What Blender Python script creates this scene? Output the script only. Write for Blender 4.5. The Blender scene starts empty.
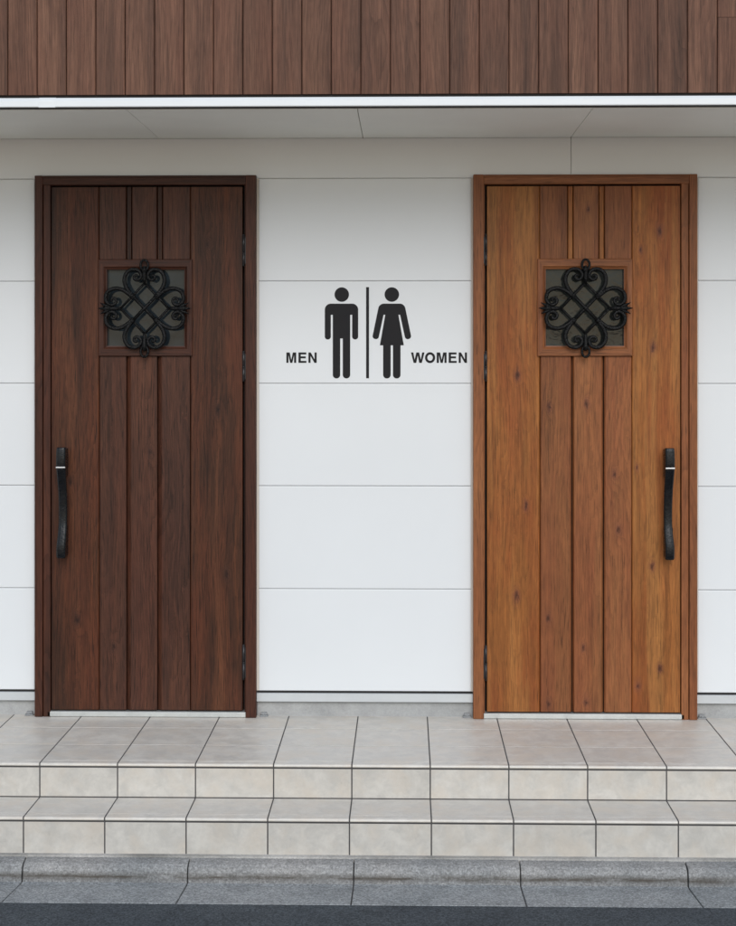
import bpy, bmesh, math, random
from mathutils import Vector
random.seed(7)
S = bpy.context.scene
COL = S.collection
R = math.radians

# ------------------------------------------------------------------ mesh helpers
class MB:
    """Collects faces (with a per-face seed and tint) and links them as ONE mesh object."""
    def __init__(self):
        self.v = []; self.f = []; self.r = []; self.t = []; self.m = []; self.s = []
    def face(self, pts, rnd=0.0, tint=1.0, mi=0, smooth=False):
        n = len(self.v); self.v += [tuple(p) for p in pts]
        self.f.append(tuple(range(n, n + len(pts)))); self.r.append(rnd); self.t.append(tint); self.m.append(mi); self.s.append(smooth)
    def poly(self, verts, faces, rnd=0.0, tint=1.0, mi=0, smooth=False):
        n = len(self.v); self.v += [tuple(p) for p in verts]
        for f in faces:
            self.f.append(tuple(n + i for i in f)); self.r.append(rnd); self.t.append(tint); self.m.append(mi); self.s.append(smooth)
    def box(self, x0, x1, y0, y1, z0, z1, rnd=0.0, tint=1.0, mi=0):
        x0, x1 = min(x0, x1), max(x0, x1)
        v = [(x0,y0,z0),(x1,y0,z0),(x1,y1,z0),(x0,y1,z0),(x0,y0,z1),(x1,y0,z1),(x1,y1,z1),(x0,y1,z1)]
        self.poly(v, [(0,1,5,4),(1,2,6,5),(2,3,7,6),(3,0,4,7),(4,5,6,7),(3,2,1,0)], rnd, tint, mi)
    def prism_z(self, prof, z0, z1, rnd=0.0, tint=1.0, mi=0):
        """prof: list of (x, y); extruded from z0 to z1"""
        n = len(prof)
        v = [(x, y, z0) for x, y in prof] + [(x, y, z1) for x, y in prof]
        f = [(i, (i+1) % n, n + (i+1) % n, n + i) for i in range(n)] + [tuple(range(n-1, -1, -1)), tuple(range(n, 2*n))]
        self.poly(v, f, rnd, tint, mi)
    def prism_x(self, prof, x0, x1, rnd=0.0, tint=1.0, mi=0, nx=1, smooth=False):
        """prof: list of (y, z); extruded from x0 to x1"""
        n = len(prof); v = []; f = []
        for k in range(nx + 1):
            x = x0 + (x1 - x0) * k / nx
            v += [(x, y, z) for y, z in prof]
        for k in range(nx):
            f += [(k*n + i, k*n + (i+1) % n, (k+1)*n + (i+1) % n, (k+1)*n + i) for i in range(n)]
        f += [tuple(range(n-1, -1, -1)), tuple(range(nx*n, nx*n + n))]
        self.poly(v, f, rnd, tint, mi, smooth)
    def tube(self, pts, rad, seg=10, rnd=0.0, flat=1.0, mi=0):
        """swept round bar; rad is a number or a list; flat squashes it along y"""
        P = [Vector(p) for p in pts]; n = len(P)
        rr = rad if isinstance(rad, (list, tuple)) else [rad] * n
        v = []
        up = Vector((0, 1, 0))
        for i in range(n):
            t = (P[min(i+1, n-1)] - P[max(i-1, 0)]).normalized()
            a = up.cross(t)
            if a.length < 1e-4: a = Vector((1, 0, 0)).cross(t)
            a.normalize(); b = t.cross(a).normalized()
            for k in range(seg):
                th = 2*math.pi*k/seg
                v.append(P[i] + a*math.cos(th)*rr[i] + b*math.sin(th)*rr[i]*flat)
        f = []
        for i in range(n-1):
            for k in range(seg):
                f.append((i*seg+k, i*seg+(k+1) % seg, (i+1)*seg+(k+1) % seg, (i+1)*seg+k))
        f += [tuple(range(seg-1, -1, -1)), tuple(range((n-1)*seg, n*seg))]
        self.poly(v, f, rnd, 1.0, mi, True)
    def build(self, name, mats, parent=None, bevel=0.0, segs=2):
        me = bpy.data.meshes.new(name)
        me.from_pydata(self.v, [], self.f)
        if not isinstance(mats, (list, tuple)): mats = [mats]
        for m in mats: me.materials.append(m)
        a = me.attributes.new('rnd', 'FLOAT', 'FACE'); a.data.foreach_set('value', self.r)
        a = me.attributes.new('tint', 'FLOAT', 'FACE'); a.data.foreach_set('value', self.t)
        me.polygons.foreach_set('material_index', self.m)
        me.polygons.foreach_set('use_smooth', self.s)
        bm = bmesh.new(); bm.from_mesh(me); bmesh.ops.recalc_face_normals(bm, faces=bm.faces); bm.to_mesh(me); bm.free()
        o = bpy.data.objects.new(name, me); COL.objects.link(o)
        if parent: o.parent = parent
        if bevel:
            b = o.modifiers.new('Bevel', 'BEVEL'); b.width = bevel; b.segments = segs; b.limit_method = 'ANGLE'; b.angle_limit = R(40)
            b.harden_normals = False
        return o

def tag(o, label=None, cat=None, group=None, kind=None):
    if label: o['label'] = label
    if cat: o['category'] = cat
    if group: o['group'] = group
    if kind: o['kind'] = kind
    return o
def empty(name, loc, label, cat, group=None):
    o = bpy.data.objects.new(name, None); COL.objects.link(o); o.location = loc; o.empty_display_size = 0.1
    return tag(o, label, cat, group, 'thing')

def catmull(P, n=8):
    out = []
    P = [Vector(p) for p in P]
    Q = [2*P[0]-P[1]] + P + [2*P[-1]-P[-2]]
    for i in range(1, len(Q)-2):
        a, b, c, d = Q[i-1], Q[i], Q[i+1], Q[i+2]
        for k in range(n):
            t = k/n
            out.append(0.5*((2*b) + (c-a)*t + (2*a-5*b+4*c-d)*t*t + (3*b-a-3*c+d)*t**3))
    out.append(P[-1]); return out

# ------------------------------------------------------------------ node helper
class NT:
    def __init__(self, name):
        self.mat = bpy.data.materials.new(name); self.mat.use_nodes = True
        self.nt = self.mat.node_tree; self.nt.nodes.clear()
        self.out = self.n('ShaderNodeOutputMaterial'); self.b = self.n('ShaderNodeBsdfPrincipled')
        self.nt.links.new(self.b.outputs[0], self.out.inputs[0])
    def n(self, t, **k):
        o = self.nt.nodes.new(t)
        for a, v in k.items(): setattr(o, a, v)
        return o
    def put(self, sock, v):
        if hasattr(v, 'is_output'): self.nt.links.new(v, sock)
        elif isinstance(v, (tuple, list)) and len(v) == 3 and sock.type == 'RGBA': sock.default_value = (*v, 1)
        else: sock.default_value = v
    def math(self, op, a, b=0.0, c=0.0, clamp=False):
        m = self.n('ShaderNodeMath', operation=op, use_clamp=clamp)
        self.put(m.inputs[0], a); self.put(m.inputs[1], b); self.put(m.inputs[2], c); return m.outputs[0]
    def vmath(self, op, a, b=(0,0,0)):
        m = self.n('ShaderNodeVectorMath', operation=op)
        self.put(m.inputs[0], a); self.put(m.inputs[1], b); return m.outputs[0]
    def n_clamp(self, v): return self.math('ADD', v, 0.0, clamp=True)
    def coord(self): return self.n('ShaderNodeTexCoord').outputs['Object']
    def attr(self, name): return self.n('ShaderNodeAttribute', attribute_name=name).outputs['Fac']
    def noise(self, vec, scale=1.0, detail=2.0, rough=0.5, dist=0.0, col=False):
        m = self.n('ShaderNodeTexNoise'); self.put(m.inputs['Vector'], vec)
        m.inputs['Scale'].default_value = scale; m.inputs['Detail'].default_value = detail
        m.inputs['Roughness'].default_value = rough; m.inputs['Distortion'].default_value = dist
        return m.outputs['Color' if col else 'Fac']
    def ramp(self, fac, stops):
        m = self.n('ShaderNodeValToRGB'); self.put(m.inputs[0], fac); e = m.color_ramp.elements
        while len(e) > 1: e.remove(e[0])
        e[0].position = stops[0][0]; c = stops[0][1]; e[0].color = (*c, 1) if isinstance(c, tuple) else (c, c, c, 1)
        for p, c in stops[1:]:
            x = e.new(p); x.color = (*c, 1) if isinstance(c, tuple) else (c, c, c, 1)
        return m.outputs[0]
    def mix(self, fac, a, b, mode='MIX'):
        m = self.n('ShaderNodeMix', data_type='RGBA', blend_type=mode)
        self.put(m.inputs[0], fac); self.put(m.inputs[6], a); self.put(m.inputs[7], b); return m.outputs[2]
    def maprange(self, v, a, b, c, d):
        m = self.n('ShaderNodeMapRange'); self.put(m.inputs[0], v)
        for i, q in enumerate((a, b, c, d)): m.inputs[i+1].default_value = q
        return m.outputs[0]
    def scalecol(self, col, f):
        m = self.n('ShaderNodeVectorMath', operation='SCALE'); self.put(m.inputs[0], col); self.put(m.inputs[3], f); return m.outputs[0]
    def xyz(self, v):
        m = self.n('ShaderNodeSeparateXYZ'); self.put(m.inputs[0], v); return m.outputs
    def comb(self, x, y, z):
        m = self.n('ShaderNodeCombineXYZ'); self.put(m.inputs[0], x); self.put(m.inputs[1], y); self.put(m.inputs[2], z); return m.outputs[0]
    def bump(self, h, strength, dist=0.001, normal=None):
        m = self.n('ShaderNodeBump'); self.put(m.inputs['Height'], h)
        m.inputs['Strength'].default_value = strength; m.inputs['Distance'].default_value = dist
        if normal is not None: self.put(m.inputs['Normal'], normal)
        return m.outputs[0]
    def done(self, col, rough, metallic=0.0, normal=None, spec=0.5, coat=0.0):
        self.put(self.b.inputs['Base Color'], col); self.put(self.b.inputs['Roughness'], rough)
        self.b.inputs['Metallic'].default_value = metallic; self.b.inputs['Specular IOR Level'].default_value = spec
        self.b.inputs['Coat Weight'].default_value = coat
        if normal is not None: self.put(self.b.inputs['Normal'], normal)
        return self.mat

def wood(name, dark, mid, light, red, knots=(), fib=0.35, ring=0.4, redamt=0.5, rough=0.5, flecks=0.5, axis='z', ringk=9.0, bscale=9.0, fig=0.0, midmix=0.0, midcol=(0, 0, 0), kcol=(0.16, 0.052, 0.028), yel=None, yamt=0.5):
    """knots: (x, z, size) in the object's own metres"""
    T = NT(name); P = T.coord(); r = T.attr('rnd'); tint = T.attr('tint')
    if axis == 'x':
        q = T.xyz(P); P = T.comb(q[2], q[1], q[0])
    seed = T.comb(T.math('MULTIPLY', r, 7.3), T.math('MULTIPLY', r, 3.7), T.math('MULTIPLY', r, 11.9))
    pv = T.vmath('ADD', P, seed)
    def st(x, z): return T.vmath('MULTIPLY', pv, (x, x, z))
    px0 = px = T.xyz(P); kn = None; kd = None
    if knots:
        px = T.xyz(T.vmath('ADD', P, T.vmath('MULTIPLY', T.vmath('SUBTRACT', T.noise(T.vmath('MULTIPLY', P, (1, 1, 0.5)), 55, 3, 0.65, col=True), (.5, .5, .5)), (0.022, 0.0, 0.05))))
    for (kx, kz, ks) in knots:
        dx = T.math('MULTIPLY', T.math('SUBTRACT', px[0], kx), 1.0/ks)
        dz = T.math('MULTIPLY', T.math('SUBTRACT', px[2], kz), 0.5/ks)
        d2 = T.math('ADD', T.math('MULTIPLY', dx, dx), T.math('MULTIPLY', dz, dz))
        g = T.math('DIVIDE', 1.0, T.math('ADD', 1.0, d2))
        kn = g if kn is None else T.math('ADD', kn, g)
        g2 = T.math('MULTIPLY', g, g)
        kd = g2 if kd is None else T.math('MAXIMUM', kd, g2)
    w = T.math('MULTIPLY', T.math('SUBTRACT', T.noise(st(3.5, 1.3), 1, 1, 0.5), 0.5), 0.05)     # boards' fibre wanders a little
    wx = T.math('ADD', T.xyz(pv)[0], w)
    if kn is not None: wx = T.math('ADD', wx, T.math('MULTIPLY', kn, 0.018))
    sp = T.comb(T.math('MULTIPLY', wx, 34.0), 0.0, T.math('MULTIPLY', T.xyz(pv)[2], 0.8))
    broad = T.math('ADD', T.math('MULTIPLY', T.noise(st(bscale, 0.75), 1, 3, 0.6), 0.5), T.math('MULTIPLY', T.noise(sp, 1, 5, 0.72), 0.5))
    base = T.ramp(broad, [(0.36, dark), (0.50, mid), (0.62, light)])
    blot = T.maprange(T.noise(st(7, 1.6), 1, 3, 0.55), 0.45, 0.68, 0, redamt)
    base = T.mix(blot, base, red)
    if yel:     # pale sapwood running up the boards
        y1 = T.noise(T.comb(T.math('MULTIPLY', wx, 13.0), 7.0, T.math('MULTIPLY', T.xyz(pv)[2], 0.45)), 1, 3, 0.6, 0.4)
        base = T.mix(T.maprange(y1, 0.48, 0.62, 0, yamt), base, yel)
    # growth rings: a warped field cut into lines
    g = T.math('MULTIPLY', T.noise(st(4.2, 0.85), 1, 2, 0.45, 0.3), ringk)
    g = T.math('ADD', g, T.math('MULTIPLY', px[0], 22.0))
    if kn is not None: g = T.math('ADD', g, T.math('MULTIPLY', kn, 2.6))
    g = T.math('ADD', g, T.math('MULTIPLY', T.noise(st(60, 5), 1, 2, 0.6), 0.35))
    s = T.math('FRACT', T.math('MULTIPLY', g, 2.2))
    s = T.math('POWER', s, 2.6)
    s = T.math('MULTIPLY', s, T.maprange(T.noise(st(5, 0.9), 1, 2), 0.35, 0.65, 0.25, 1.0))
    dk = T.math('SUBTRACT', 1.0, T.math('MULTIPLY', s, ring))
    fi = T.noise(T.comb(T.math('MULTIPLY', wx, 210.0), 0.0, T.math('MULTIPLY', T.xyz(pv)[2], 4.0)), 1, 3, 0.75)
    fi = T.maprange(fi, 0.3, 0.7, 1 - fib, 1 + fib)
    fl = T.maprange(T.noise(st(330, 11), 1, 1, 0.5), 0.60, 0.70, 0, 1)
    fl = T.math('SUBTRACT', 1.0, T.math('MULTIPLY', fl, flecks))
    mo = T.maprange(T.noise(st(48, 15), 1, 3, 0.65), 0.3, 0.7, 0.89, 1.11)      # short cross figure
    fac = T.math('MULTIPLY', T.math('MULTIPLY', T.math('MULTIPLY', T.math('MULTIPLY', dk, fi), fl), mo), tint)
    if kd is not None:
        kk = T.math('SUBTRACT', 1.0, T.math('MULTIPLY', T.maprange(kd, 0.15, 0.9, 0, 1), 0.60))
        base = T.mix(T.maprange(kn, 0.12, 0.6, 0, 0.8), base, kcol)
        fac = T.math('MULTIPLY', fac, kk)
    if midmix:
        mr = T.math('MULTIPLY', T.math('GREATER_THAN', r, 2.0), T.math('LESS_THAN', r, 4.6))
        base = T.mix(T.math('MULTIPLY', mr, midmix), base, midcol)
    if fig:     # dark heartwood streaks with ragged, wandering edges
        f1 = T.noise(T.comb(T.math('MULTIPLY', wx, 15.0), 3.0, T.math('MULTIPLY', T.xyz(pv)[2], 0.9)), 1, 2, 0.5, 0.6)
        f2 = T.noise(T.comb(T.math('MULTIPLY', wx, 75.0), 1.0, T.math('MULTIPLY', T.xyz(pv)[2], 7.0)), 1, 4, 0.7)
        ff = T.maprange(T.math('ADD', f1, T.math('MULTIPLY', T.math('SUBTRACT', f2, 0.5), 0.45)), 0.54, 0.66, 0, 1)
        fac = T.math('MULTIPLY', fac, T.math('SUBTRACT', 1.0, T.math('MULTIPLY', T.n_clamp(ff), fig)))
    col = T.scalecol(base, fac)
    h = T.math('ADD', T.math('MULTIPLY', fi, 0.6), T.math('MULTIPLY', dk, 0.4))
    nb = T.bump(h, 0.35, 0.0012)
    rg = T.maprange(fi, 0.6, 1.4, rough + 0.08, rough - 0.06)
    return T.done(col, rg, normal=nb, spec=0.22)

# ------------------------------------------------------------------ materials
def m_plain(name, col, rough, bscale=0, bstr=0.0, metallic=0.0, var=0.06, vscale=3.0, spec=0.5, bdist=0.001):
    T = NT(name); P = T.coord()
    n = T.noise(P, vscale, 4, 0.6)
    c = T.scalecol(T.mix(0.0, col, col), T.math('MULTIPLY', T.maprange(n, 0.3, 0.7, 1-var, 1+var), T.attr('tint')))
    nb = T.bump(T.noise(P, bscale, 3, 0.6), bstr, bdist) if bscale else None
    return T.done(c, T.maprange(n, 0.3, 0.7, rough-0.05, rough+0.05), metallic, nb, spec)

M_white = m_plain('white_siding', (0.675, 0.700, 0.718), 0.45, 260, 0.10, var=0.018, vscale=1.3, spec=0.4)
M_joint = m_plain('joint_grey', (0.42, 0.41, 0.40), 0.8)
M_seal = m_plain('beige_sealant', (0.60, 0.55, 0.49), 0.6, var=0.05, vscale=8)
M_soffit = m_plain('soffit_board', (0.84, 0.86, 0.82), 0.7, 400, 0.12, var=0.04, vscale=1.2)
M_trim = m_plain('white_aluminium_trim', (0.70, 0.74, 0.76), 0.35, var=0.02, vscale=4)
M_dark = m_plain('black_gap', (0.012, 0.011, 0.011), 0.8)
M_flash = m_plain('grey_flashing', (0.52, 0.545, 0.56), 0.42, metallic=0.25, var=0.05, vscale=5)
M_alu = m_plain('brushed_aluminium', (0.50, 0.50, 0.49), 0.35, metallic=0.7, var=0.06, vscale=20)
M_thr = m_plain('threshold_aluminium', (0.52, 0.54, 0.53), 0.35, metallic=0.5, var=0.06, vscale=20)
M_brk = m_plain('dull_zinc', (0.26, 0.27, 0.28), 0.5, metallic=0.3, var=0.15, vscale=30)
M_iron = m_plain('forged_iron', (0.0040, 0.0044, 0.0050), 0.30, 160, 1.0, var=0.35, vscale=60, spec=0.20, bdist=0.004)
M_black = m_plain('black_forged_handle', (0.0040, 0.0052, 0.0070), 0.26, 110, 0.55, var=0.3, vscale=40, spec=0.26, bdist=0.002)
M_hinge = m_plain('black_hinge', (0.014, 0.014, 0.016), 0.4, var=0.2, vscale=40)
M_band = m_plain('silver_band', (0.55, 0.56, 0.58), 0.35, metallic=0.8)
M_vinyl = m_plain('black_vinyl', (0.013, 0.013, 0.015), 0.5, var=0.08, vscale=9, spec=0.15)
M_body = m_plain('rear_wall_render', (0.62, 0.60, 0.57), 0.8, 60, 0.3, var=0.06)
M_roof = m_plain('roof_metal', (0.12, 0.12, 0.125), 0.5, var=0.1)

def concrete(name, c0, c1, speck=0.5, dirt=None, scale=1.0, rough=0.85, bs=0.8, drange=(0.44, 0.66)):
    T = NT(name); P = T.coord()
    big = T.noise(P, 2.3*scale, 4, 0.6)
    base = T.mix(T.maprange(big, 0.35, 0.65, 0, 1), c0, c1)
    fine = T.noise(P, 170*scale, 3, 0.75)
    vo = T.n('ShaderNodeTexVoronoi'); T.put(vo.inputs['Vector'], P); vo.inputs['Scale'].default_value = 160*scale
    vc = T.xyz(vo.outputs['Color'])
    f = T.math('MULTIPLY', T.maprange(fine, 0.3, 0.7, 1-speck, 1+speck), T.maprange(vc[0], 0, 1, 1-speck*0.8, 1+speck*0.8))
    col = T.scalecol(base, f)
    if dirt:
        z0, z1, dc = dirt     # a dirty band at this height, broken up by noise
        z = T.xyz(P)[2]
        k = T.math('SUBTRACT', 1.0, T.math('ABSOLUTE', T.math('MULTIPLY', T.math('SUBTRACT', z, (z0+z1)/2), 2/(z1-z0))), clamp=True)
        n = T.maprange(T.noise(T.vmath('MULTIPLY', P, (5, 5, 40)), 1, 4, 0.7), 0.35, 0.6, 0.2, 1)
        col = T.mix(T.math('MULTIPLY', T.math('MULTIPLY', k, n), 0.95), col, dc)
    st = T.maprange(T.noise(P, 7*scale, 5, 0.7), drange[0], drange[1], 1.0, 0.82)
    col = T.scalecol(col, st)
    hb = T.math('ADD', T.math('MULTIPLY', fine, 0.5), T.math('MULTIPLY', vc[1], 0.5))
    return T.done(col, rough, normal=T.bump(hb, bs, 0.0015), spec=0.3)

M_asph = concrete('asphalt', (0.0505, 0.0605, 0.0699), (0.0646, 0.0756, 0.0844), 0.55, bs=1.0)
M_kerb = concrete('kerb_concrete', (0.2339, 0.2430, 0.2460), (0.3119, 0.3078, 0.2992), 0.30, dirt=(-0.338, -0.298, (0.07, 0.058, 0.045)))
M_gut = concrete('gutter_concrete', (0.2651, 0.2857, 0.2930), (0.3269, 0.3402, 0.3424), 0.42)
M_found = concrete('foundation_concrete', (0.3360, 0.3440, 0.3440), (0.4000, 0.4000, 0.3920), 0.07, bs=0.2)
M_mort = concrete('mortar', (0.26, 0.255, 0.24), (0.50, 0.49, 0.465), 0.15, bs=0.5)
M_ground = concrete('ground', (0.64, 0.46, 0.30), (0.70, 0.51, 0.35), 0.2, scale=0.3)  # pale warm colour set to bounce fill onto upper wall and soffit
M_grout = m_plain('dark_grout', (0.065, 0.062, 0.062), 0.9, 300, 0.4, var=0.15, vscale=12)
M_lgrout = m_plain('light_grout', (0.30, 0.29, 0.28), 0.9, 300, 0.4, var=0.15, vscale=12)

def tile_mat(name, c0, c1, c2, rough):
    T = NT(name); P = T.coord(); r = T.attr('rnd')
    pv = T.vmath('ADD', P, T.comb(T.math('MULTIPLY', r, 9.1), T.math('MULTIPLY', r, 5.3), T.math('MULTIPLY', r, 3.3)))
    a = T.noise(pv, 16, 6, 0.66, 0.4); b = T.noise(pv, 9.0, 4, 0.6)
    col = T.mix(T.maprange(a, 0.38, 0.62, 0, 1), c0, c1)
    col = T.mix(T.maprange(b, 0.45, 0.66, 0, 0.7), col, c2)
    f = T.maprange(T.noise(pv, 70, 4, 0.7), 0.3, 0.7, 0.965, 1.03)
    d = T.maprange(T.noise(pv, 26, 5, 0.75), 0.60, 0.78, 1.0, 0.84)     # faint foot-worn spots
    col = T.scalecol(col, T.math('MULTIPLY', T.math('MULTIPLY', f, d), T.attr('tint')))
    nb = T.bump(T.noise(pv, 120, 4, 0.6), 0.25, 0.001)
    return T.done(col, T.maprange(a, 0.3, 0.7, rough-0.06, rough+0.08), normal=nb, spec=0.55)
M_tile = tile_mat('beige_floor_tile', (0.4762, 0.4579, 0.4220), (0.5725, 0.5485, 0.5022), (0.5457, 0.4920, 0.4220), 0.40)

def glass_mat(name, c, sc, bs):
    T = NT(name); P = T.coord()
    n1 = T.noise(P, sc, 3, 0.55, 0.8); n2 = T.noise(P, sc*4, 2, 0.5)
    nb = T.bump(T.math('ADD', n1, T.math('MULTIPLY', n2, 0.15)), bs, 0.006)
    col = T.mix(T.maprange(T.noise(P, 9, 3, 0.6), 0.35, 0.7, 0, 1), c, tuple(q*1.9 for q in c))
    return T.done(col, 0.07, normal=nb, spec=0.22)
M_glassL = glass_mat('dark_cast_glass', (0.014, 0.019, 0.023), 9, 0.10)
M_glassR = glass_mat('rippled_cast_glass', (0.015, 0.017, 0.016), 14, 0.22)

knR = [(516,596,.011),(548,618,.010),(582.6,648,.008),(613.7,474,.009),(618,530,.010),(636,468,.006),(637,685.6,.008),(658.7,668,.008),
       (651,565.6,.009),(525.6,505.6,.009),(548,704,.009),(585.6,702,.010),(658.7,231,.010),(640,250,.006),(652,347.5,.010),(517,375.6,.010),
       (549,407.5,.008),(586,403.7,.010),(587.5,208.7,.007)]
knR = [((x-405)/231.6 - 0.7739, 1.567 + (355-y)/232.2, s) for x, y, s in knR]     # knots seen on the boards, in door metres
knL = [(-0.33, 1.02, .012), (-0.30, 0.42, .011), (0.31, 1.33, .012), (0.35, 0.62, .011), (-0.14, 0.30, .008), (0.02, 1.15, .008), (0.27, 2.05, .010)]
M_woodL = wood('dark_walnut_boards', (0.0216, 0.0085, 0.0045), (0.0497, 0.0181, 0.0088), (0.0895, 0.0294, 0.0118), (0.0870, 0.0244, 0.0107), knL, fib=0.32, ring=0.45, redamt=0.7, rough=0.47, flecks=0.6, fig=0.26, midmix=0.42, midcol=(0.0880, 0.0367, 0.0253), kcol=(0.0512, 0.0193, 0.0113), yel=(0.1298, 0.0470, 0.0210), yamt=0.4)
M_woodLm = wood('walnut_frame', (0.0276, 0.0102, 0.0062), (0.0504, 0.0174, 0.0100), (0.0733, 0.0247, 0.0131), (0.0714, 0.0219, 0.0125), (), fib=0.35, ring=0.4, rough=0.45)
M_woodLx = wood('walnut_frame_across', (0.0276, 0.0102, 0.0062), (0.0504, 0.0174, 0.0100), (0.0733, 0.0247, 0.0131), (0.0714, 0.0219, 0.0125), (), fib=0.35, ring=0.4, rough=0.45, axis='x')
M_woodR = wood('honey_oak_boards', (0.1758, 0.0604, 0.0152), (0.2533, 0.0897, 0.0219), (0.3465, 0.1326, 0.0353), (0.2224, 0.0553, 0.0146), knR, fib=0.23, ring=0.25, redamt=0.75, rough=0.47, flecks=0.42, fig=0.22, midmix=0.60, midcol=(0.1862, 0.0670, 0.0317), yel=(0.3185, 0.1395, 0.0405), yamt=0.6)
M_woodRm = wood('oak_frame', (0.1438, 0.0513, 0.0196), (0.2125, 0.0775, 0.0299), (0.2750, 0.1050, 0.0391), (0.2000, 0.0600, 0.0230), (), fib=0.22, ring=0.3, rough=0.45)
M_woodRx = wood('oak_frame_across', (0.1438, 0.0513, 0.0196), (0.2125, 0.0775, 0.0299), (0.2750, 0.1050, 0.0391), (0.2000, 0.0600, 0.0230), (), fib=0.22, ring=0.3, rough=0.45, axis='x')
M_clad = wood('brown_cladding_boards', (0.0734, 0.0389, 0.0269), (0.1171, 0.0583, 0.0385), (0.1693, 0.0868, 0.0560), (0.1411, 0.0621, 0.0397), (), fib=0.27, ring=0.28, redamt=0.5, rough=0.6, flecks=0.3, ringk=7, bscale=14)

# ------------------------------------------------------------------ setting: ground, road, kerb, gutter
XL, XR = -4.2, 4.4
g = MB(); g.box(-160, 160, -160, 160, -0.62, -0.345)
tag(g.build('ground', M_ground), kind='structure')
g = MB(); g.box(-60, 60, -4.4, -1.502, -0.344, -0.312)  # unseen far edge pulled in so pale ground bounces more light
tag(g.build('road', M_asph), kind='structure')
# kerb and gutter: cast blocks 0.6 m long with open joints
kerb_prof = [(-1.06, -0.268), (-1.150, -0.271), (-1.176, -0.276), (-1.189, -0.285), (-1.196, -0.300), (-1.201, -0.337), (-1.201, -0.42), (-1.06, -0.42)]
gut_prof = [(-1.2015, -0.336), (-1.225, -0.337), (-1.500, -0.311), (-1.500, -0.42), (-1.2015, -0.42)]
kb = MB(); gb = MB(); js = MB()
for k in range(-6, 7):
    x0 = -0.185 + 0.6*k; dz = random.uniform(-.0015, .0015)
    sk = random.uniform(-.003, .003)
    kb.prism_x([(y + sk, z + dz) for y, z in kerb_prof], x0 + 0.002, x0 + 0.598, rnd=k*0.13, tint=random.uniform(.93, 1.06))
    gb.prism_x([(y, z + dz*0.6) for y, z in gut_prof], x0 + 0.002, x0 + 0.598, rnd=k*0.37)
tag(kb.build('kerb', M_kerb, bevel=0.003), kind='structure')
tag(gb.build('gutter', M_gut, bevel=0.003), kind='structure')
js.prism_x([(-1.06, -0.275), (-1.170, -0.292), (-1.190, -0.345), (-1.49, -0.321), (-1.49, -0.40), (-1.06, -0.40)], -3.78, 4.01)
tag(js.build('kerb_joint_bed', M_grout), kind='structure')
g = MB(); g.box(-3.78, 4.0, -1.122, -1.0, -0.300, -0.2645)
tag(g.build('mortar_bed', M_mort), kind='structure')

# ------------------------------------------------------------------ tiled entrance steps
st = empty('entrance_steps', (0, 0, -0.30), 'beige tiled entrance steps, two risers high, running below both wooden doors', 'steps')
JX = -0.2035; TP = 0.3; G = 0.0024
Z0 = 0.30     # parts are built in the steps' own metres: their origin is 0.30 below the landing
def tiles(part_name, rows, grout_mat, kind):
    pass
def build_step(zt, zb, yf, yb, rows, name, off):
    b = MB(); gr = MB()
    n0 = -11; n1 = 14
    for k in range(n0, n1):
        x0 = JX + TP*k
        for (ya, yc) in rows:                      # treads: ya nearer the camera
            rn = random.random(); tt = random.uniform(1.09, 1.15)  # treads tinted lighter than risers: light on top faces put into colour
            front = abs(ya - yf) < 1e-6
            if front:   # nosing tile: rounded front edge and two shallow anti-slip grooves
                p = [(ya+0.0005, -0.0105), (ya, -0.0065), (ya+0.0015, -0.003), (ya+0.005, -0.0008), (ya+0.010, 0)]
                for q in (0.030, 0.046):
                    p += [(ya+q, 0), (ya+q+0.0015, -0.0012), (ya+q+0.0045, -0.0012), (ya+q+0.006, 0)]
                p += [(yc-0.0025, 0), (yc-0.0025, -0.012), (ya+0.004, -0.012)]
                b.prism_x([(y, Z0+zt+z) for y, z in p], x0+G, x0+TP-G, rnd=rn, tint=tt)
            else:
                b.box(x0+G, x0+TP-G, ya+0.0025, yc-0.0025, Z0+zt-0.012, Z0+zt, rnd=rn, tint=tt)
        b.box(x0+G, x0+TP-G, yf+0.0035, yf+0.012, Z0+zb+0.002, Z0+zt-0.0185, rnd=random.random(), tint=random.uniform(.93, .99))  # risers tinted darker, their weaker light put into the colour
    gr.box(JX+TP*n0, JX+TP*n1, yf+0.0055, yb, Z0+zb-(0.02 if off else 0.03), Z0+zt-0.0010, mi=0)
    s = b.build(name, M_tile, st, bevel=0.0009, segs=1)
    gr.build('grout', M_grout, s)
    return s
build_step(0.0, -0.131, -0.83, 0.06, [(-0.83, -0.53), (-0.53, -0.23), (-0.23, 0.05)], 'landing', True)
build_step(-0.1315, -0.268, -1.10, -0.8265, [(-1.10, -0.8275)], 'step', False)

# ------------------------------------------------------------------ the building
bld = empty('building', (0, 0, 0), 'building with smooth white panelled wall below a projecting upper storey clad in brown vertical boards', 'building')
DL, DR = (-1.603, -0.643), (0.294, 1.2535)
ZL = [0.1115, 0.5537, 0.9997, 1.4436, 1.8875, 2.3320]
GAP = 0.0018
def panel(x0, x1, z0, z1):
    b = MB(); b.box(x0, x1, 0.0, 0.018, z0, z1, rnd=random.random(), tint=random.uniform(.993, 1.005))
    b.build('wall_panel', M_white, bld, bevel=0.0035, segs=3)
for x0, x1 in ((-3.6, DL[0]-0.0075), (DL[1]+0.0085, DR[0]-0.0075), (DR[1]+0.0085, 4.0)):
    for k in range(5):
        panel(x0, x1, ZL[k] + (GAP/2 if k else 0), ZL[k+1]-GAP/2)
for x0, x1 in ((-3.6, -2.318), (-2.315, 0.7163), (0.7175, 4.0)):
    panel(x0, x1, ZL[5]+GAP/2, 2.5068)
b = MB(); 
for x0, x1 in ((-3.6, DL[0]), (DL[1], DR[0]), (DR[1], 4.0)):
    b.box(x0, x1, 0.006, 0.03, 0.10, 2.345)
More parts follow.
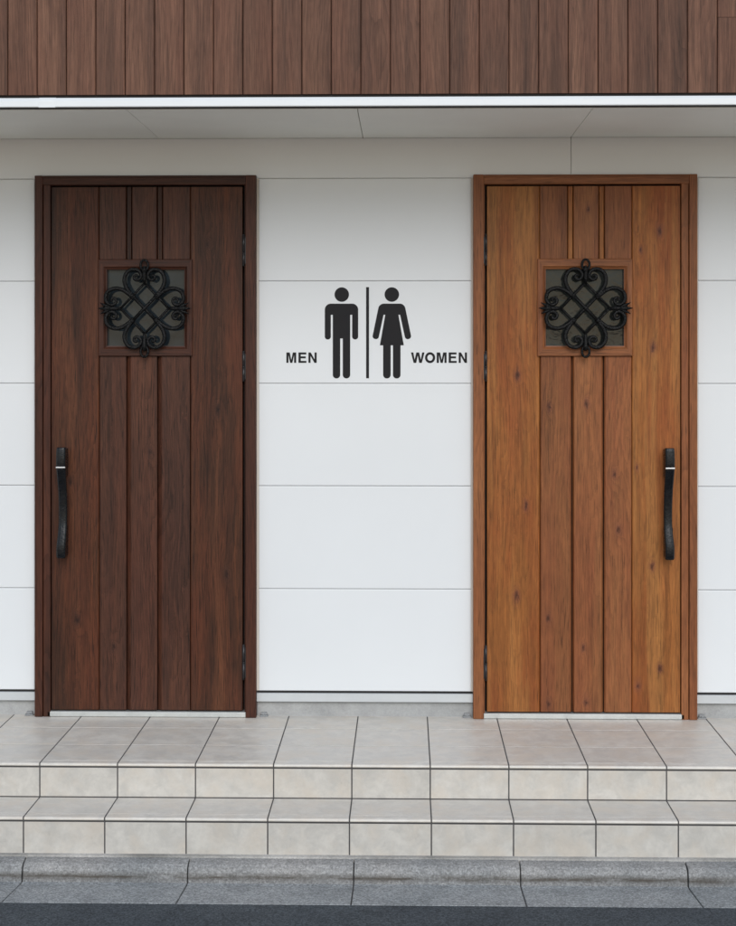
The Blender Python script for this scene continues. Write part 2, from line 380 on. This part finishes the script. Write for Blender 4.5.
b.box(-3.6, 4.0, 0.006, 0.03, 2.345, 2.5068)
b.build('wall_backing', M_joint, bld)
b = MB()
for x, e in ((DL[0]-0.0075, .0075), (DL[1], .0085), (DR[0]-0.0075, .0075), (DR[1], .0085)):
    b.box(x-0.001, x+e+0.001, 0.0025, 0.012, 0.112, 2.334)
b.build('sealant', M_seal, bld)
for x0, x1 in ((-3.6, DL[0]-0.001), (DL[1]+0.001, DR[0]-0.001), (DR[1]+0.001, 4.0)):
    b = MB(); b.prism_x([(-0.006, 0.0665), (-0.006, 0.1000), (-0.002, 0.1022), (0.028, 0.1022), (0.028, 0.074), (0.0, 0.071), (-0.003, 0.0645)], x0, x1)
    b.build('base_flashing', M_flash, bld)
    b = MB(); b.box(x0, x1, 0.012, 0.05, -0.01, 0.075); b.build('foundation', M_found, bld)
    b = MB(); b.box(x0, x1, 0.0035, 0.029, 0.1015, 0.1112); b.build('gap_shade_strip', M_dark, bld)  # black strip stands in for the shade inside the deep gap
for x in (DL[1]+0.032, DR[0]-0.026, DL[0]-0.030, DR[1]+0.026):
    b = MB(); b.box(x-0.018, x+0.018, -0.014, 0.011, 0.0005, 0.006)
    b.box(x-0.012, x+0.012, -0.004, 0.0115, 0.006, 0.017); b.box(x-0.004, x+0.004, -0.010, -0.003, 0.006, 0.011)
    b.build('bracket', M_brk, bld, bevel=0.001)
# solid body behind the facade
b = MB(); b.box(-3.6, 4.0, 0.16, 5.2, -0.34, 2.50)
for x0, x1 in ((-3.6, DL[0]+0.02), (DL[1]-0.02, DR[0]+0.02), (DR[1]-0.02, 4.0)): b.box(x0, x1, 0.032, 0.158, -0.34, 2.50)
for x0, x1 in ((DL[0]+0.022, DL[1]-0.022), (DR[0]+0.022, DR[1]-0.022)): b.box(x0, x1, 0.045, 0.158, 0.0, 2.498)
b.build('wall', M_body, bld)
# eaves: soffit boards, white trim, cladding
b = MB()
xs = [-3.6, -2.868, -1.968, -1.068, -0.182, 0.7165, 1.6165, 2.5165, 4.0]
for i in range(len(xs)-1):
    b.box(xs[i]+(0.0012 if i else 0), xs[i+1]-0.0012, -0.838, 0.03, 2.507, 2.519, tint=random.uniform(.985, 1.01))
b.build('soffit', M_soffit, bld, bevel=0.0008, segs=1)
b = MB(); b.box(-3.6, 4.0, -0.846, 5.2, 2.5195, 2.5605); b.build('eave_backing', M_dark, bld)
b = MB(); b.prism_x([(-0.864, 2.5135), (-0.866, 2.5165), (-0.866, 2.5370), (-0.864, 2.5392), (-0.853, 2.5498), (-0.847, 2.5515), (-0.847, 2.5135)], -3.6, 4.0)
tr = b.build('white_trim', M_trim, bld)
b = MB(); b.prism_x([(-0.8675, 2.5120), (-0.8675, 2.5160), (-0.8675, 2.5375), (-0.8655, 2.5398), (-0.8545, 2.5506), (-0.8480, 2.5526), (-0.8480, 2.5120)], -1.400, -1.335)
b.build('joint_cover', M_trim, tr, bevel=0.0008)
b = MB(); b.box(-3.6, 4.0, -0.860, -0.8385, 2.5085, 2.5130); b.build('trim_shade_strip', M_dark, tr)  # black strip painted in for the recess shadow below the trim
b = MB(); x = -1.5191 - 0.1127*19; k = 0
P = 0.11265
tl = {}
while x < 4.0 - P:
    tn = random.choice((0.88, 0.92, 0.94, 0.96, 0.98, 1.02)) * random.uniform(.96, 1.04)
    segs = [(2.5615, 4.55)]
    if k % 6 == 3 - 0: segs = [(2.5615, 3.35), (3.3515, 4.55)]
    if 1.17 < x < 1.2: segs = [(2.5615, 2.846), (2.8475, 4.55)]
    for z0, z1 in segs:
        x0, x1 = x+0.0011, x+P-0.0011
        b.prism_z([(x0+0.001, -0.838), (x0, -0.8530), (x0+0.0028, -0.8560), (x1-0.0028, -0.8560), (x1, -0.8530), (x1-0.001, -0.838)], z0, z1, rnd=random.random()*3, tint=tn)
    x += P; k += 1
b.build('cladding', M_clad, bld)
b = MB(); b.box(-3.6, 4.0, -0.836, 5.2, 2.562, 4.56); b.build('upper_wall', M_dark, bld)
b = MB(); b.box(-3.65, 4.05, -0.90, 5.25, 4.56, 4.66); b.build('roof', M_roof, bld)

# ------------------------------------------------------------------ doors
def grille(s, parent, mat, ym):
    U = 0.000768
    zc, uc = 1.7675, 0.0
    def P3(x, y, d=0.0): return (s*(uc + x*U), ym + d, zc + y*U)
    b = MB(); rb = 0.0074
    b.tube([P3(-72, -75), P3(0, 0, -.002), P3(72, 75)], rb, rnd=.1)
    b.tube([P3(-72, 75, .004), P3(0, 0, .006), P3(72, -75, .004)], rb, rnd=.3)
    gm = b
    # the diamond that crosses the saltire
    for (a, c) in (((0, 142), (136, 0)), ((136, 0), (0, -142)), ((0, -142), (-136, 0)), ((-136, 0), (0, 142))):
        b.tube([P3(*a, .006), P3((a[0]+c[0])/2, (a[1]+c[1])/2, .011), P3(*c, .006)], rb*0.72, rnd=.5)
    for (x, y) in ((0, 0), (68, 71), (-68, 71), (68, -71), (-68, -71)):     # small collars at the crossings
        b.tube([P3(x, y, -.009), P3(x, y, -.004), P3(x, y, .012)], [.006, .0085, .0085], seg=10)
    for (x, y) in ((0, 214), (0, -214), (214, 0), (-214, 0)):
        b.tube([P3(x, y, -.011), P3(x, y, -.006), P3(x, y, .010)], [.007, .0115, .0115], seg=10)
    for (x, y) in ((0, 1), (0, -1), (1, 0), (-1, 0)):       # forged stems joining the diamond to the tips
        b.tube([P3(x*138, y*138, .004), P3(x*165, y*165, .002), P3(x*200, y*200, 0), P3(x*232, y*232, 0)], [.006, .0085, .0090, .010], seg=10)
    # stand-off pins into the frame
    for (x, y) in ((0, 232), (0, -232), (225, 0), (-225, 0)):
        b.tube([P3(x, y, 0), P3(x, y, .042)], .006, seg=8)
    gr = b.build('grille', mat, parent)
    half = [(60, 64), (86, 93), (107, 124), (118, 160), (112, 196), (92, 221), (60, 230), (33, 220), (20, 198), (25, 178), (41, 167), (58, 173), (61, 188), (50, 195), (42, 189)]
    for rot in range(4):
        for m in (1, -1):
            pts = []
            for (x, y) in half:
                x *= m*0.955; y *= 0.955
                for _ in range(rot): x, y = y, -x
                pts.append(P3(x, y, 0.002))
            cu = catmull(pts, 6); n = len(cu)
            rad = [rb*1.20*(1 - 0.42*(i/n)**2) for i in range(n)]
            rad[-1] = rad[-2] = rad[-3] = rb*0.95
            q = MB(); q.tube(cu, rad, seg=10, rnd=rot*.2+m*.05, flat=0.9); q.build('scroll', mat, gr)
    for sg in (1, -1):      # ring finials above and below
        q = MB(); ring = []
        for k in range(25):
            th = 2*math.pi*k/24
            ring.append(P3(21*math.sin(th), sg*(242 + 30*math.cos(th)), 0))
        q.tube(ring, .0054, seg=8)
        q.tube([P3(0, sg*200), P3(0, sg*226)], [.009, .006], seg=8)
        q.tube([P3(-13, sg*208), P3(0, sg*214, -.004), P3(13, sg*208)], [.005, .009, .005], seg=8)
        q.build('finial', mat, gr)
        q = MB()            # pointed leaf finials at the sides
        q.tube([P3(sg*180, 0), P3(sg*210, 0, -.003), P3(sg*240, 0), P3(sg*262, 0)], [.006, .0105, .006, .001], seg=8)
        for v in (1, -1):
            q.tube([P3(sg*190, v*4), P3(sg*214, v*16, -.003), P3(sg*232, v*22), P3(sg*250, v*32)], [.005, .0065, .005, .001], seg=8)
        q.build('finial', mat, gr)
    return gr

def door(name, cx, s, mats, label, glass, tints, uptints, strip):
    mb_, mf, mfx = mats
    D = empty(name, (cx, 0, 0), label, 'door', 'panelled front doors of the facade')
    # frame
    b = MB(); yo = -0.035
    b.box(s*0.4352, s*0.4800, yo, 0.044, 0.0008, 2.3437, rnd=.2)                 # hinge jamb
    b.box(s*0.4300, s*0.4354, yo+0.010, 0.044, 0.0008, 2.3030, rnd=.2, tint=.9)
    b.box(-s*0.4800, -s*0.4462, yo, 0.044, 0.0008, 2.3437, rnd=.7)               # lock jamb, two steps
    b.box(-s*0.4464, -s*0.4425, yo+0.012, 0.044, 0.0008, 2.3040, rnd=.7, tint=.8)
    b.box(-s*0.4427, -s*0.4125, yo+0.005, 0.044, 0.0008, 2.3035, rnd=.9, tint=1.05)
    b.build('frame', mf, D, bevel=0.002)
    b = MB()
    b.box(-s*0.4460, s*0.4350, yo+0.003, 0.044, 2.3035, 2.3400, rnd=.4)
    b.box(-s*0.4460, s*0.4350, yo+0.0005, 0.044, 2.3330, 2.3432, rnd=.5, tint=.85)
    b.box(-s*0.4425, s*0.4350, yo+0.010, 0.044, 2.3010, 2.3036, rnd=.5, tint=.8)
    b.build('frame_head', mfx, D, bevel=0.0015)
    # leaf
    b = MB(); yf = -0.020; yb = 0.022; z0, z1 = 0.0300, 2.2940; w0, w1 = 1.5620, 1.9810
    def plank(u0, u1, za, zb, c0, c1, dp, rn, tn, y=yf):
        prof = [(s*u0, yb), (s*u0, y+dp), (s*(u0+c0), y), (s*(u1-c1), y), (s*u1, y+dp), (s*u1, yb)]
        b.prism_z(prof, za, zb, rnd=rn, tint=tn)
    plank(-0.4100, -0.2030, z0, z1, .0015, .004, .004, 1.3, tints[0])
    plank(0.1945, 0.4210, z0, z1, .004, .0015, .004, 5.1, tints[4])
    lo = [(-0.2022, -0.0835), (-0.0810, 0.0510), (0.0535, 0.1938)]
    for i, (a, c) in enumerate(lo):
        plank(a + (0 if i == 0 or s > 0 else .002), c, z0, w0-0.001, (.018 if s > 0 else .007) if i else .004, .002 if s > 0 else .006, (.013 if s > 0 else .011) if i else .0065, 2.2+i*.9, tints[i+1], yf+0.0005)
    up = [(-0.2022, -0.0850), (-0.0600, 0.0490), (0.0740, 0.1938)]
    for i, (a, c) in enumerate(up):
        plank(a, c, w1+0.001, z1, .003, .003, .005, 2.2+i*.9, uptints[i], yf+0.0005)
    for i, (a, c) in enumerate(((-0.0836, -0.0614), (0.0504, 0.0726))):
        plank(a+.0012, c-.0012, w1+0.001, z1, .002, .002, .002, 8.3+i, strip, yf+0.0050)
    leaf = b.build('door_leaf', mb_, D)
    b = MB(); b.box(-s*0.4095, s*0.4205, yb-0.015, yb+0.010, z0+0.001, w0+0.02, mi=0)
    b.box(-s*0.4095, s*0.4205, yb-0.015, yb+0.010, w1-0.02, z1-0.001)
    b.box(-s*0.4095, -s*0.18, yb-0.015, yb+0.010, w0+0.02, w1-0.02); b.box(s*0.18, s*0.4205, yb-0.015, yb+0.010, w0+0.02, w1-0.02)
    b.build('leaf_core', M_dark, leaf)
    # little window: bevelled moulding with mitred corners
    o, i_ = 0.2040, 0.1680
    zc = 1.7715; ho, hi = 0.2095, 0.1655
    vt = MB(); vh = MB()
    def ring(u, h, y): return [(-s*u, y, zc-h), (s*u, y, zc-h), (s*u, y, zc+h), (-s*u, y, zc+h)]
    L = [ring(o, ho, yf+0.006), ring(o, ho, yf-0.008), ring(o-0.003, ho-0.003, yf-0.0105), ring(i_+0.013, hi+0.013, yf-0.0105), ring(i_+0.004, hi+0.004, yf-0.003), ring(i_, hi, yf-0.002), ring(i_, hi, yf+0.035)]
    vs = [p for r_ in L for p in r_]
    tf = strip*0.92 if strip > 1 else 1.0
    for a in range(len(L)-1):
        for k in range(4):
            vt.f.append((a*4+k, a*4+(k+1) % 4, (a+1)*4+(k+1) % 4, (a+1)*4+k)); vt.r.append(3.3+k); vt.t.append(tf); vt.m.append(1 if k in (0, 2) else 0); vt.s.append(False)
    vt.v = vs
    wf = vt.build('window_frame', [mf, mfx], D)
    b = MB(); b.box(-s*(i_+0.004), s*(i_+0.004), yf+0.022, yf+0.030, zc-hi-0.004, zc+hi+0.004)
    b.build('glass_pane', glass, wf)
    b = MB()
    b.box(-s*(i_), -s*(i_-0.0025), yf+0.012, yf+0.022, zc-hi, zc+hi); b.box(s*(i_), s*(i_-0.0025), yf+0.012, yf+0.022, zc-hi, zc+hi)
    b.box(-s*(i_-.003), s*(i_-.003), yf+0.012, yf+0.022, zc+hi-.0025, zc+hi); b.box(-s*(i_-.003), s*(i_-.003), yf+0.012, yf+0.022, zc-hi, zc-hi+.0025)
    b.build('glazing_bead', M_hinge, wf)
    grille(s, D, M_iron, yf-0.036)
    # pull handle: forged bar, waisted and bowed, on two blocks
    zt, zb = 1.1700, 0.6940
    prof = []   # z, centre u, half width, front y
    for (t, u, hw, y) in ((0, -.3535, .0165, -.092), (.02, -.3535, .0185, -.096), (.10, -.3540, .0190, -.099), (.18, -.3540, .0188, -.098), (.28, -.3525, .0178, -.091),
                          (.40, -.3500, .0168, -.083), (.55, -.3485, .0165, -.079), (.68, -.3485, .0162, -.081), (.78, -.3500, .0172, -.090),
                          (.88, -.3530, .0182, -.098), (.95, -.3535, .0182, -.099), (.985, -.3535, .0178, -.097), (1, -.3535, .0155, -.092)):
        prof.append(Vector((u, hw*1.07, y, )).to_4d()); prof[-1][3] = zt + (zb-zt)*t
    b = MB(); rings = []
    import itertools
    dense = []
    for k in range(len(prof)-1):
        n = 4
        p0, p1, p2, p3 = prof[max(k-1, 0)], prof[k], prof[k+1], prof[min(k+2, len(prof)-1)]
        for j in range(n):
            t = j/n
            dense.append(0.5*((2*p1)+(p2-p0)*t+(2*p0-5*p1+4*p2-p3)*t*t+(3*p1-p0-3*p2+p3)*t**3))
    dense.append(prof[-1])
    vs = []; fs = []
    for (u, hw, y, z) in dense:
        c = hw*0.28; th = 0.017
        for (du, dy) in ((-hw, c), (-hw+c, 0), (-hw*.3, -.0012), (hw*.3, -.0012), (hw-c, 0), (hw, c), (hw, th), (-hw, th)):
            vs.append((s*(u+du), y+dy, z))
    m = 8
    for k in range(len(dense)-1):
        for j in range(m): fs.append((k*m+j, k*m+(j+1) % m, (k+1)*m+(j+1) % m, (k+1)*m+j))
    fs += [tuple(range(m)), tuple(range((len(dense)-1)*m, len(dense)*m))]
    b.poly(vs, fs)
    h = b.build('handle', M_black, D, bevel=0.0015)
    for (za, zc2) in ((1.165, 1.045), (0.830, 0.699)):
        b = MB(); b.box(s*(-.3535-.0165), s*(-.3535+.0165), -.074, yf+0.001, zc2, za)
        b.build('handle_mount', M_black, h, bevel=0.004)
    b = MB(); zz = 1.0845
    b.box(s*(-.3540-.0200), s*(-.3540+.0200), -.1015, -.084, zz-0.0032, zz+0.0032); b.build('band', M_band, h, bevel=0.001)
    # lock cylinder hidden by the upper block; hinges in the gap
    for (za, zc2) in ((2.085, 1.951), (1.580, 1.453), (0.312, 0.163)):
        b = MB(); uc = 0.4260; zm = (za+zc2)/2
        b.tube([(s*uc, -.0240, zc2), (s*uc, -.0240, zm-.001)], .0062, seg=12); b.tube([(s*uc, -.0240, zm+.001), (s*uc, -.0240, za)], .0062, seg=12)
        b.tube([(s*uc, -.0240, zm-.002), (s*uc, -.0240, zm+.002)], .0072, seg=12)
        b.box(s*(uc-.003), s*(uc+.010), -.0270, -.0180, zc2+.01, za-.01)
        hg = b.build('hinge', M_hinge, D)
        b = MB(); b.tube([(s*uc, -.0240, za), (s*uc, -.0240, za+.004)], [.0066, .004], seg=12); b.build('cap', M_hinge, hg)
    b = MB(); b.prism_x([(-.030, .003), (-.030, .0215), (-.027, .0240), (.040, .0240), (.040, .0008), (-.027, .0008)], -s*0.4240, s*0.4345)
    b.build('threshold', M_thr, D, bevel=0.0008)
    b = MB(); b.box(-s*0.412, s*0.4345, .024, .0445, .0245, 2.303); b.build('door_stop', M_dark, D)
    return D
door('wooden_door', -1.1230, 1, (M_woodL, M_woodLm, M_woodLx), 'dark brown wooden door with black iron grille, beside the word MEN', M_glassL,
     (1.0, .92, 1.0, .96, 1.12), (.84, .88, .90), 0.85)
door('wooden_door', 0.7739, -1, (M_woodR, M_woodRm, M_woodRx), 'honey brown wooden door with black iron grille, beside the word WOMEN', M_glassR,
     (1.05, 1.12, 1.08, .92, 1.0), (1.0, .98, .88), 1.08)

# ------------------------------------------------------------------ restroom sign: cut black vinyl on the white wall
sg = empty('restroom_sign', (-0.162, 0.0, 1.8288), 'black man and woman restroom sign reading MEN and WOMEN on the white wall', 'sign')
K = 0.0012355
def rounded(pts):
    out = []; n = len(pts)
    for i, (x, y, r) in enumerate(pts):
        if r <= 0: out.append((x, y)); continue
        p = Vector((x, y)); a = (Vector(pts[i-1][:2]) - p).normalized(); c = (Vector(pts[(i+1) % n][:2]) - p).normalized()
        ang = math.acos(max(-1, min(1, a.dot(c)))); d = r/math.tan(ang/2)
        p0 = p + a*d; p1 = p + c*d
        cen = p + (a+c).normalized()*(r/math.sin(ang/2))
        t0 = math.atan2(*(p0-cen).yx); t1 = math.atan2(*(p1-cen).yx)
        dt = (t1 - t0 + math.pi) % (2*math.pi) - math.pi
        for k in range(13): out.append((cen.x + r*math.cos(t0+dt*k/12), cen.y + r*math.sin(t0+dt*k/12)))
    return out
def circle(cx, cy, r, n=64): return [(cx + r*math.cos(2*math.pi*k/n), cy + r*math.sin(2*math.pi*k/n)) for k in range(n)]
def ellipse(cx, cy, a, b, n=56): return [(cx + a*math.cos(2*math.pi*k/n), cy + b*math.sin(2*math.pi*k/n)) for k in range(n)]
def cut(name, loops):
    """flat cut-outs: loops of sign pixels (x right, y down), holes by even-odd fill"""
    cu = bpy.data.curves.new(name, 'CURVE'); cu.dimensions = '2D'; cu.fill_mode = 'BOTH'; cu.extrude = 0.0007
    for lp in loops:
        sp = cu.splines.new('POLY'); sp.points.add(len(lp)-1); sp.use_cyclic_u = True
        for k, (x, y) in enumerate(lp): sp.points[k].co = ((x-342)*K, (86-y)*K, 0, 1)
    t = bpy.data.objects.new(name + '_outline', cu); COL.objects.link(t)
    dg = bpy.context.evaluated_depsgraph_get()
    me = bpy.data.meshes.new_from_object(t.evaluated_get(dg)); bpy.data.objects.remove(t)
    for v in me.vertices: v.co = (v.co.x, -0.0003 + v.co.z*1.0, v.co.y)
    a = me.attributes.new('tint', 'FLOAT', 'FACE'); a.data.foreach_set('value', [1.0]*len(me.polygons))
    me.materials.clear(); me.materials.append(M_vinyl); me.name = name
    o = bpy.data.objects.new(name, me); COL.objects.link(o); o.parent = sg
    bm = bmesh.new(); bm.from_mesh(me); bmesh.ops.remove_doubles(bm, verts=bm.verts, dist=1e-6); bmesh.ops.recalc_face_normals(bm, faces=bm.faces); bm.to_mesh(me); bm.free()
    return o
man = rounded([(192,118,21),(309,118,21),(309,243.5,10.4),(288,243.5,10.4),(288,157,0),(281,157,0),(281,380,12.9),(255,380,12.9),(255,240,0),(246,240,0),
               (246,380,12.9),(220,380,12.9),(220,157,0),(213,157,0),(213,243.5,10.4),(192,243.5,10.4)])
cut('man_pictogram', [circle(251.5, 86, 25.3), man])
woman = rounded([(383,118,20),(471,118,20),(496,239,10.2),(475,245,10.2),(456,157,0),(450,157,0),(469,264,2),(457.5,264,0),(457.5,380,13),(431,380,13),(431,264,0),(423,264,0),
                 (423,380,13),(396.5,380,13),(396.5,264,0),(385,264,2),(404,157,0),(398,157,0),(379,245,10.2),(358,239,10.2)])
cut('woman_pictogram', [circle(427, 86, 25.3), woman])
cut('dividing_line', [[(337, 60), (347, 60), (347, 379.5), (337, 379.5)]])
CT, CB = 289.0, 325.5; H = CB-CT; ST = 8.1
def lM(x, w=34.5): t = ST; return [[(x,CB),(x,CT),(x+t*1.45,CT),(x+w/2,CB-H*.30),(x+w-t*1.45,CT),(x+w,CT),(x+w,CB),(x+w-t*.92,CB),(x+w-t*.92,CT+H*.24),(x+w/2+t*.48,CB),(x+w/2-t*.48,CB),(x+t*.92,CT+H*.24),(x+t*.92,CB)]]
def lE(x, w=27.4): t = ST*.86; m = CT+H*.47; return [[(x,CT),(x+w,CT),(x+w,CT+t),(x+ST,CT+t),(x+ST,m-t*.5),(x+w*.93,m-t*.5),(x+w*.93,m+t*.5),(x+ST,m+t*.5),(x+ST,CB-t),(x+w*1.02,CB-t),(x+w*1.02,CB),(x,CB)]]
def lN(x, w=29): t = ST; return [[(x,CB),(x,CT),(x+t*.98,CT),(x+w-t*.92,CB-H*.34),(x+w-t*.92,CT),(x+w,CT),(x+w,CB),(x+w-t*.98,CB),(x+t*.92,CT+H*.34),(x+t*.92,CB)]]
def lW(x, w=47.5): t = ST; return [[(x,CT),(x+t*1.02,CT),(x+w*.27,CB-H*.30),(x+w/2-t*.60,CT),(x+w/2+t*.60,CT),(x+w*.73,CB-H*.30),(x+w-t*1.02,CT),(x+w,CT),(x+w*.80,CB),(x+w*.80-t*1.12,CB),(x+w/2,CT+H*.28),(x+w*.20+t*1.12,CB),(x+w*.20,CB)]]
def lO(x, w=35.5): return [ellipse(x+w/2, (CT+CB)/2, w/2, H/2+.7), ellipse(x+w/2, (CT+CB)/2, w/2-ST*1.02, H/2-ST*.92)]
cut('lettering', lM(57) + lE(99.5) + lN(134.5))
cut('lettering', lW(494) + lO(543.2) + lM(584.2) + lE(626.0) + lN(661.0))

# ------------------------------------------------------------------ light
SUN_EL, SUN_AZ = 35.0, 8.0       # bright overcast: a broad soft sun in front of the facade, slightly to the right
w = bpy.data.worlds.new('World'); S.world = w; w.use_nodes = True
nt = w.node_tree; nt.nodes.clear()
o = nt.nodes.new('ShaderNodeOutputWorld'); bg = nt.nodes.new('ShaderNodeBackground'); sky = nt.nodes.new('ShaderNodeTexSky'); hs = nt.nodes.new('ShaderNodeHueSaturation')
sky.sky_type = 'NISHITA'; sky.sun_disc = False; sky.sun_elevation = R(SUN_EL); sky.sun_rotation = R(180 - SUN_AZ)
sky.dust_density = 0.6; sky.air_density = 1.0; sky.ozone_density = 0.3
hs.inputs['Saturation'].default_value = 0.75
nt.links.new(sky.outputs[0], hs.inputs['Color']); nt.links.new(hs.outputs[0], bg.inputs[0]); nt.links.new(bg.outputs[0], o.inputs[0])
bg.inputs[1].default_value = 0.15
l = bpy.data.lights.new('sun', 'SUN'); l.energy = 1.88; l.angle = R(40); l.color = (1.0, 0.975, 0.94)
lo = bpy.data.objects.new('sun', l); COL.objects.link(lo)
d = Vector((math.sin(R(SUN_AZ))*math.cos(R(SUN_EL)), -math.cos(R(SUN_AZ))*math.cos(R(SUN_EL)), math.sin(R(SUN_EL))))
lo.rotation_euler = d.to_track_quat('Z', 'Y').to_euler(); lo.location = (0, -6, 8)

# ------------------------------------------------------------------ camera
c = bpy.data.cameras.new('camera'); co = bpy.data.objects.new('camera', c); COL.objects.link(co)
co.location = (0, -7.1, 1.567); co.rotation_euler = (R(90), 0, math.atan(37/1640))
c.sensor_fit = 'HORIZONTAL'; c.sensor_width = 36; c.lens = 1640/736*36; c.shift_y = -108/736; c.clip_end = 500; c.clip_start = 0.05
S.camera = co
S.view_settings.view_transform = 'Standard'; S.view_settings.look = 'None'; S.view_settings.exposure = 0.0; S.view_settings.gamma = 1.0
S.view_settings.use_curve_mapping = False
S.cycles.max_bounces = 6; S.cycles.diffuse_bounces = 4
